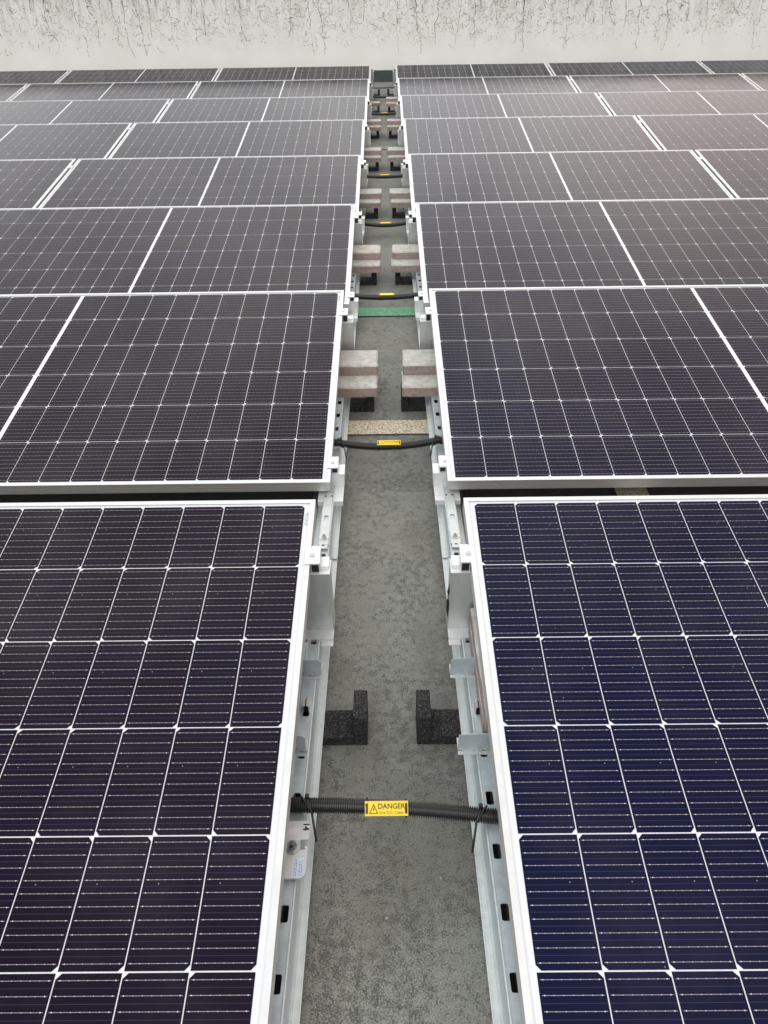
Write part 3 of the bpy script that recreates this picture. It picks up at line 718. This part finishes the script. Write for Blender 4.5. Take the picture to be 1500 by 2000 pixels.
# ------------------------------------------------------------------ corrugated conduits with warning tags
def conduit(k, y, sag, zc, tagx, detail, lab, ends=(-.26, .26), dy=0.0, tagged=True, r0=.0132, ties=True, ytilt=0.0, tilt=38):
    hz = H(y); o_ = Vector((0, y, ZG + hz))
    e = thing('cable_conduit', o_, lab, 'cable conduit', 'corrugated conduits bridging the aisle')
    def path(x):
        q = max(0.0, 1 - (x / .16) ** 2)
        return Vector((x, dy * (x / .17) - sag * .6 * q + ytilt * max(0, abs(x) - .1), zc - ZG - sag * q))
    mb = MB(); rings = []; n = 20 if detail else 12; x = ends[0]; step = .0040 if detail else .012
    while x < ends[1]:
        for dx, rr_ in (((0, r0), (step * .40, r0), (step * .50, r0 * .78), (step * .90, r0 * .78)) if detail else ((0, r0),)):
            p = path(x + dx); t_ = (path(x + dx + .002) - path(x + dx - .002)).normalized(); up_ = Vector((0, 0, 1)); s_ = t_.cross(up_).normalized(); u_ = s_.cross(t_)
            rings.append([p + s_ * rr_ * math.cos(2 * math.pi * j / n) + u_ * rr_ * math.sin(2 * math.pi * j / n) for j in range(n)])
        x += step
    mb.sweep(rings, smooth=True); c_ = mb.build('corrugated_tube', M['black_plastic'], e)
    if detail:
        c_.data.polygons.foreach_set('use_smooth', [True] * len(c_.data.polygons)); md = c_.modifiers.new('es', 'EDGE_SPLIT'); md.split_angle = R(30)
    if tagged:
        # tag strapped on the camera-facing upper side
        p = path(tagx); ang = math.atan2(dy, .17) ; tl = R(tilt)
        nrm = Vector((0, -math.sin(tl), math.cos(tl)))
        T = Matrix.Translation(p + nrm * (r0 + .0012)) @ Matrix.Rotation(-dz_ang(path, tagx), 4, 'Y') @ Matrix.Rotation(tl, 4, 'X')
        wd, hd = .0378, .0122
        tg = MB()
        tg.prism([(-wd, -hd), (wd, -hd), (wd, hd), (-wd, hd)], 0, .0012, T=T)
        for zz in ((-wd, wd, hd - .0012, hd), (-wd, wd, -hd, -hd + .0012), (-wd, -wd + .0012, -hd + .0012, hd - .0012), (wd - .0012, wd, -hd + .0012, hd - .0012)): tg.box(zz[0], zz[1], zz[2], zz[3], .0013, .0020, T=T)
        tgo = tg.build('warning_tag', M['tag_yellow'], e)
        st = MB()
        for sx in (-1, 1):
            st.box(sx * .0345 - .0022, sx * .0345 + .0022, -.0085, .0085, .0013, .0018, T=T)
        st.build('tie_slot', M['tag_print'], tgo)
        st = MB()
        for sx in (-1, 1):
            ring = [path(tagx + sx * .0345) + Vector((0, (r0 + .0018) * math.cos(a), (r0 + .0018) * math.sin(a))) for a in [2 * math.pi * j / 20 for j in range(21)]]
            st.tube(ring, .0012, 6)
        st.build('tag_strap', M['black_plastic'], e)
        if detail:
            text_mesh('danger_text', 'DANGER', .0118, M['tag_print'], T @ Matrix.Translation((.0085, .0032, .0014)) @ Matrix.Scale(1.0, 4, (1, 0, 0)), tgo, bold=.0002)
            text_mesh('cable_text', 'Live D.C. Cable', .0066, M['tag_print'], T @ Matrix.Translation((.0085, -.0068, .0014)), tgo)
            tr = MB(); z_ = .0014
            o3 = [(-.0305, -.0085), (-.0145, -.0085), (-.0225, .0080)]; i3 = [(-.0283, -.0072), (-.0167, -.0072), (-.0225, .0050)]
            for a in range(3):
                b_ = (a + 1) % 3
                tr.face([T @ Vector((*o3[a], z_)), T @ Vector((*o3[b_], z_)), T @ Vector((*i3[b_], z_)), T @ Vector((*i3[a], z_))])
            bl = [(-.0218, .0030), (-.0240, -.0020), (-.0226, -.0020), (-.0234, -.0062), (-.0208, -.0008), (-.0222, -.0008), (-.0208, .0030)]
            tr.face([T @ Vector((a, b_, z_)) for a, b_ in bl])
            tr.build('hazard_symbol', M['tag_print'], tgo)
    if ties:
        for sx, x in ((-1, -.152), (1, .156)):
            st = MB(); p = path(x)
            ring = [p + Vector((sx * (.010 * math.cos(a) + .004 * math.sin(a)), (r0 + .0015) * math.cos(a), (r0 + .0015) * math.sin(a))) for a in [2 * math.pi * j / 20 for j in range(21)]]
            st.tube(ring, .0020, 6)
            st.box(p.x - .0035, p.x + .0035, p.y + .006, p.y + .013, p.z + .008, p.z + .0155)
            a = p + Vector((-sx * .000, .002, .0152)); b_ = p + Vector((-sx * .010, -.016, .004)); d_ = p + Vector((-sx * .019, -.052, -.028))
            if detail: st.tube([a, a * .5 + b_ * .5 + Vector((0, 0, .003)), b_, b_ * .5 + d_ * .5, d_], .0021, 6)
            st.build('cable_tie', M['black_plastic'], e)
    return e
def dz_ang(path, x):
    a, b_ = path(x - .03), path(x + .03); return math.atan2(b_.z - a.z, b_.x - a.x)
conduit(0, .722, -.004, -.0405, -.010, True, 'black corrugated conduit with large yellow DANGER tag, closest to the camera', dy=-.012)
conduit(1, RY[1] + .285, .014, -.030, .004, True, 'sagging black conduit with yellow tag just in front of the beige painted line', dy=.004, tilt=6)
conduit(2, RY[2] + .225, .008, -.030, .004, False, 'black conduit with thin yellow tag behind the green painted line', ties=False, dy=.002, tilt=2)
conduit(3, RY[3] + .160, .016, -.030, .004, False, 'drooping black conduit with yellow tag crossing at the fourth panel row', ties=False, tilt=2)
conduit(4, RY[4] + .048, .008, -.030, .002, False, 'black conduit with pale yellow tag crossing at the front of the fifth row', ties=False, tilt=2)
conduit(6, RY[6] + .035, .012, -.020, .008, False, 'black conduit with yellow tag crossing at the front of the seventh row', ties=False, tilt=2)
conduit(7, RY[7] - .06, .008, -.035, .0, False, 'black untagged conduit crossing before the farthest row', ties=False, tagged=False)
conduit(7, RY[7] + .86, .0, -.045, .0, False, 'thin black untagged cable crossing under the farthest row', ties=False, tagged=False, r0=.007)

# ------------------------------------------------------------------ numbered grey plate on the nearest left rail
e = thing('module_plate', (-.17, .655, -.0525), 'grey metal plate numbered 14 bolted on the left rail beside the nearest panel', 'metal plate')
o_ = Vector(e.location)
def rnd(cx, cy, r_, a0, a1, n=6): return [(cx + r_ * math.cos(a0 + (a1 - a0) * i / n), cy + r_ * math.sin(a0 + (a1 - a0) * i / n)) for i in range(n + 1)]
H_ = math.pi / 2
outl = [(-.245, .604)] + rnd(-.156, .616, .012, -H_, 0) + [(-.144, .6515)] + [(-.144, .6535)] + rnd(-.1470, .6565, .0030, 0, math.pi, 6)[1:] + rnd(-.1510, .6560, .0035, 0, -math.pi / 2, 4)[1:] + [(-.1570, .6525)] + [(-.1590, .6545), (-.1590, .6690), (-.1570, .6710), (-.1440, .6710)] + rnd(-.151, .697, .008, 0, H_) + [(-.245, .705)]
mb = MB(); a = [(x - o_.x, y - o_.y, .006) for x, y in outl]; b_ = [(x - o_.x, y - o_.y, .009) for x, y in outl]
mb.sweep([a, b_]); mb.build('plate_body', M['plate_grey'], e, 0)
mb = MB(); mb.box(-.012, .012, .005, .045, .0005, .0058); mb.box(-.012, .012, -.045, -.005, .0005, .0058); mb.build('plate_spacer', M['galvanised'], e)
bb = MB(); bb.cyl((.0005, .002, .0091), .0130, .0015, 24); bb.cyl((.0005, .002, .0106), .0085, .0012, 20); bb.build('plate_washer', M['steel_bolt'], e); bb = MB(); bb.cyl((.0005, .002, .0121), .0072, .0055, 6); bb.cyl((.0005, .002, .0176), .0036, .008, 14); bb.build('plate_nut', M['worn_nut'], e)
T = Matrix.Translation((.0195, .0395, .0093)) @ Matrix.Rotation(-H_, 4, 'Z')
nm_ = text_mesh('number_text', '14', .0150, M['ink'], T, e, bold=.0005)
mb = MB(); mb.box(-.0110, .0085, .0225, .0365, .0091, .0094); mb.build('blank_sticker', M['sticker_grey'], e)
mb = MB(); mb.box(.0030, .0205, -.0500, -.0165, .0091, .0094); s_ = mb.build('printed_sticker', M['label_blue_white'], e)
mb = MB(); rr = random.Random(5)
for col_ in (.0065, .0095, .0150, .0185):
    yy = -.0475
    while yy < -.022:
        l_ = rr.uniform(.0015, .0045); mb.face([(col_ - .0005, yy, .0096), (col_ + .0005, yy, .0096), (col_ + .0005, yy + l_, .0096), (col_ - .0005, yy + l_, .0096)]); yy += l_ + rr.uniform(.0007, .002)
mb.build('small_print', M['print_ink'], s_)

# thin black wire loops beside the rear posts of the nearest row
for side in 'LR':
    mb = MB(); s = 1 if side == 'L' else -1
    x = mx_(-.1265, side); mb.tube([(x - s * .004, 1.19, -.02), (x, 1.185, .005), (x + s * .001, 1.18, .035), (x, 1.185, .060), (x - s * .005, 1.195, .075)], .0030, 8)
    o = mb.build('wire_loop', M['black_plastic']); o.location = (0, 0, 0)
    if side == 'L': bpy.data.objects.remove(o); continue
    tag(o, 'short black wire loop against the right rear post of the nearest row', 'wire')

# scattered grit and small stones on the aisle floor
mb = MB(); rr = random.Random(21)
for i in range(150):
    x = rr.uniform(-.13, .14); y = rr.uniform(.15, 7.5) ** 1.0 if i % 2 else rr.uniform(.15, 2.0); r_ = rr.choice((.0008, .0011, .0015, .0022))
    c = Vector((x, y, ZG + H(y) + r_ * .5)); vs = []
    for (a, b_, d_) in ((1, 0, 0), (-1, 0, 0), (0, 1, 0), (0, -1, 0), (0, 0, 1), (0, 0, -1)): vs.append(c + Vector((a, b_, d_ * .7)) * r_ * rr.uniform(.7, 1.3))
    for f in ((0, 2, 4), (2, 1, 4), (1, 3, 4), (3, 0, 4), (2, 0, 5), (1, 2, 5), (3, 1, 5), (0, 3, 5)): mb.face([vs[q] for q in f])
plain('pale_grit', (.42, .39, .32), .8, .4, .35, 9)
o = mb.build('grit', M['pale_grit']); o['kind'] = 'stuff'; o['label'] = 'pale grit scattered on the aisle floor'
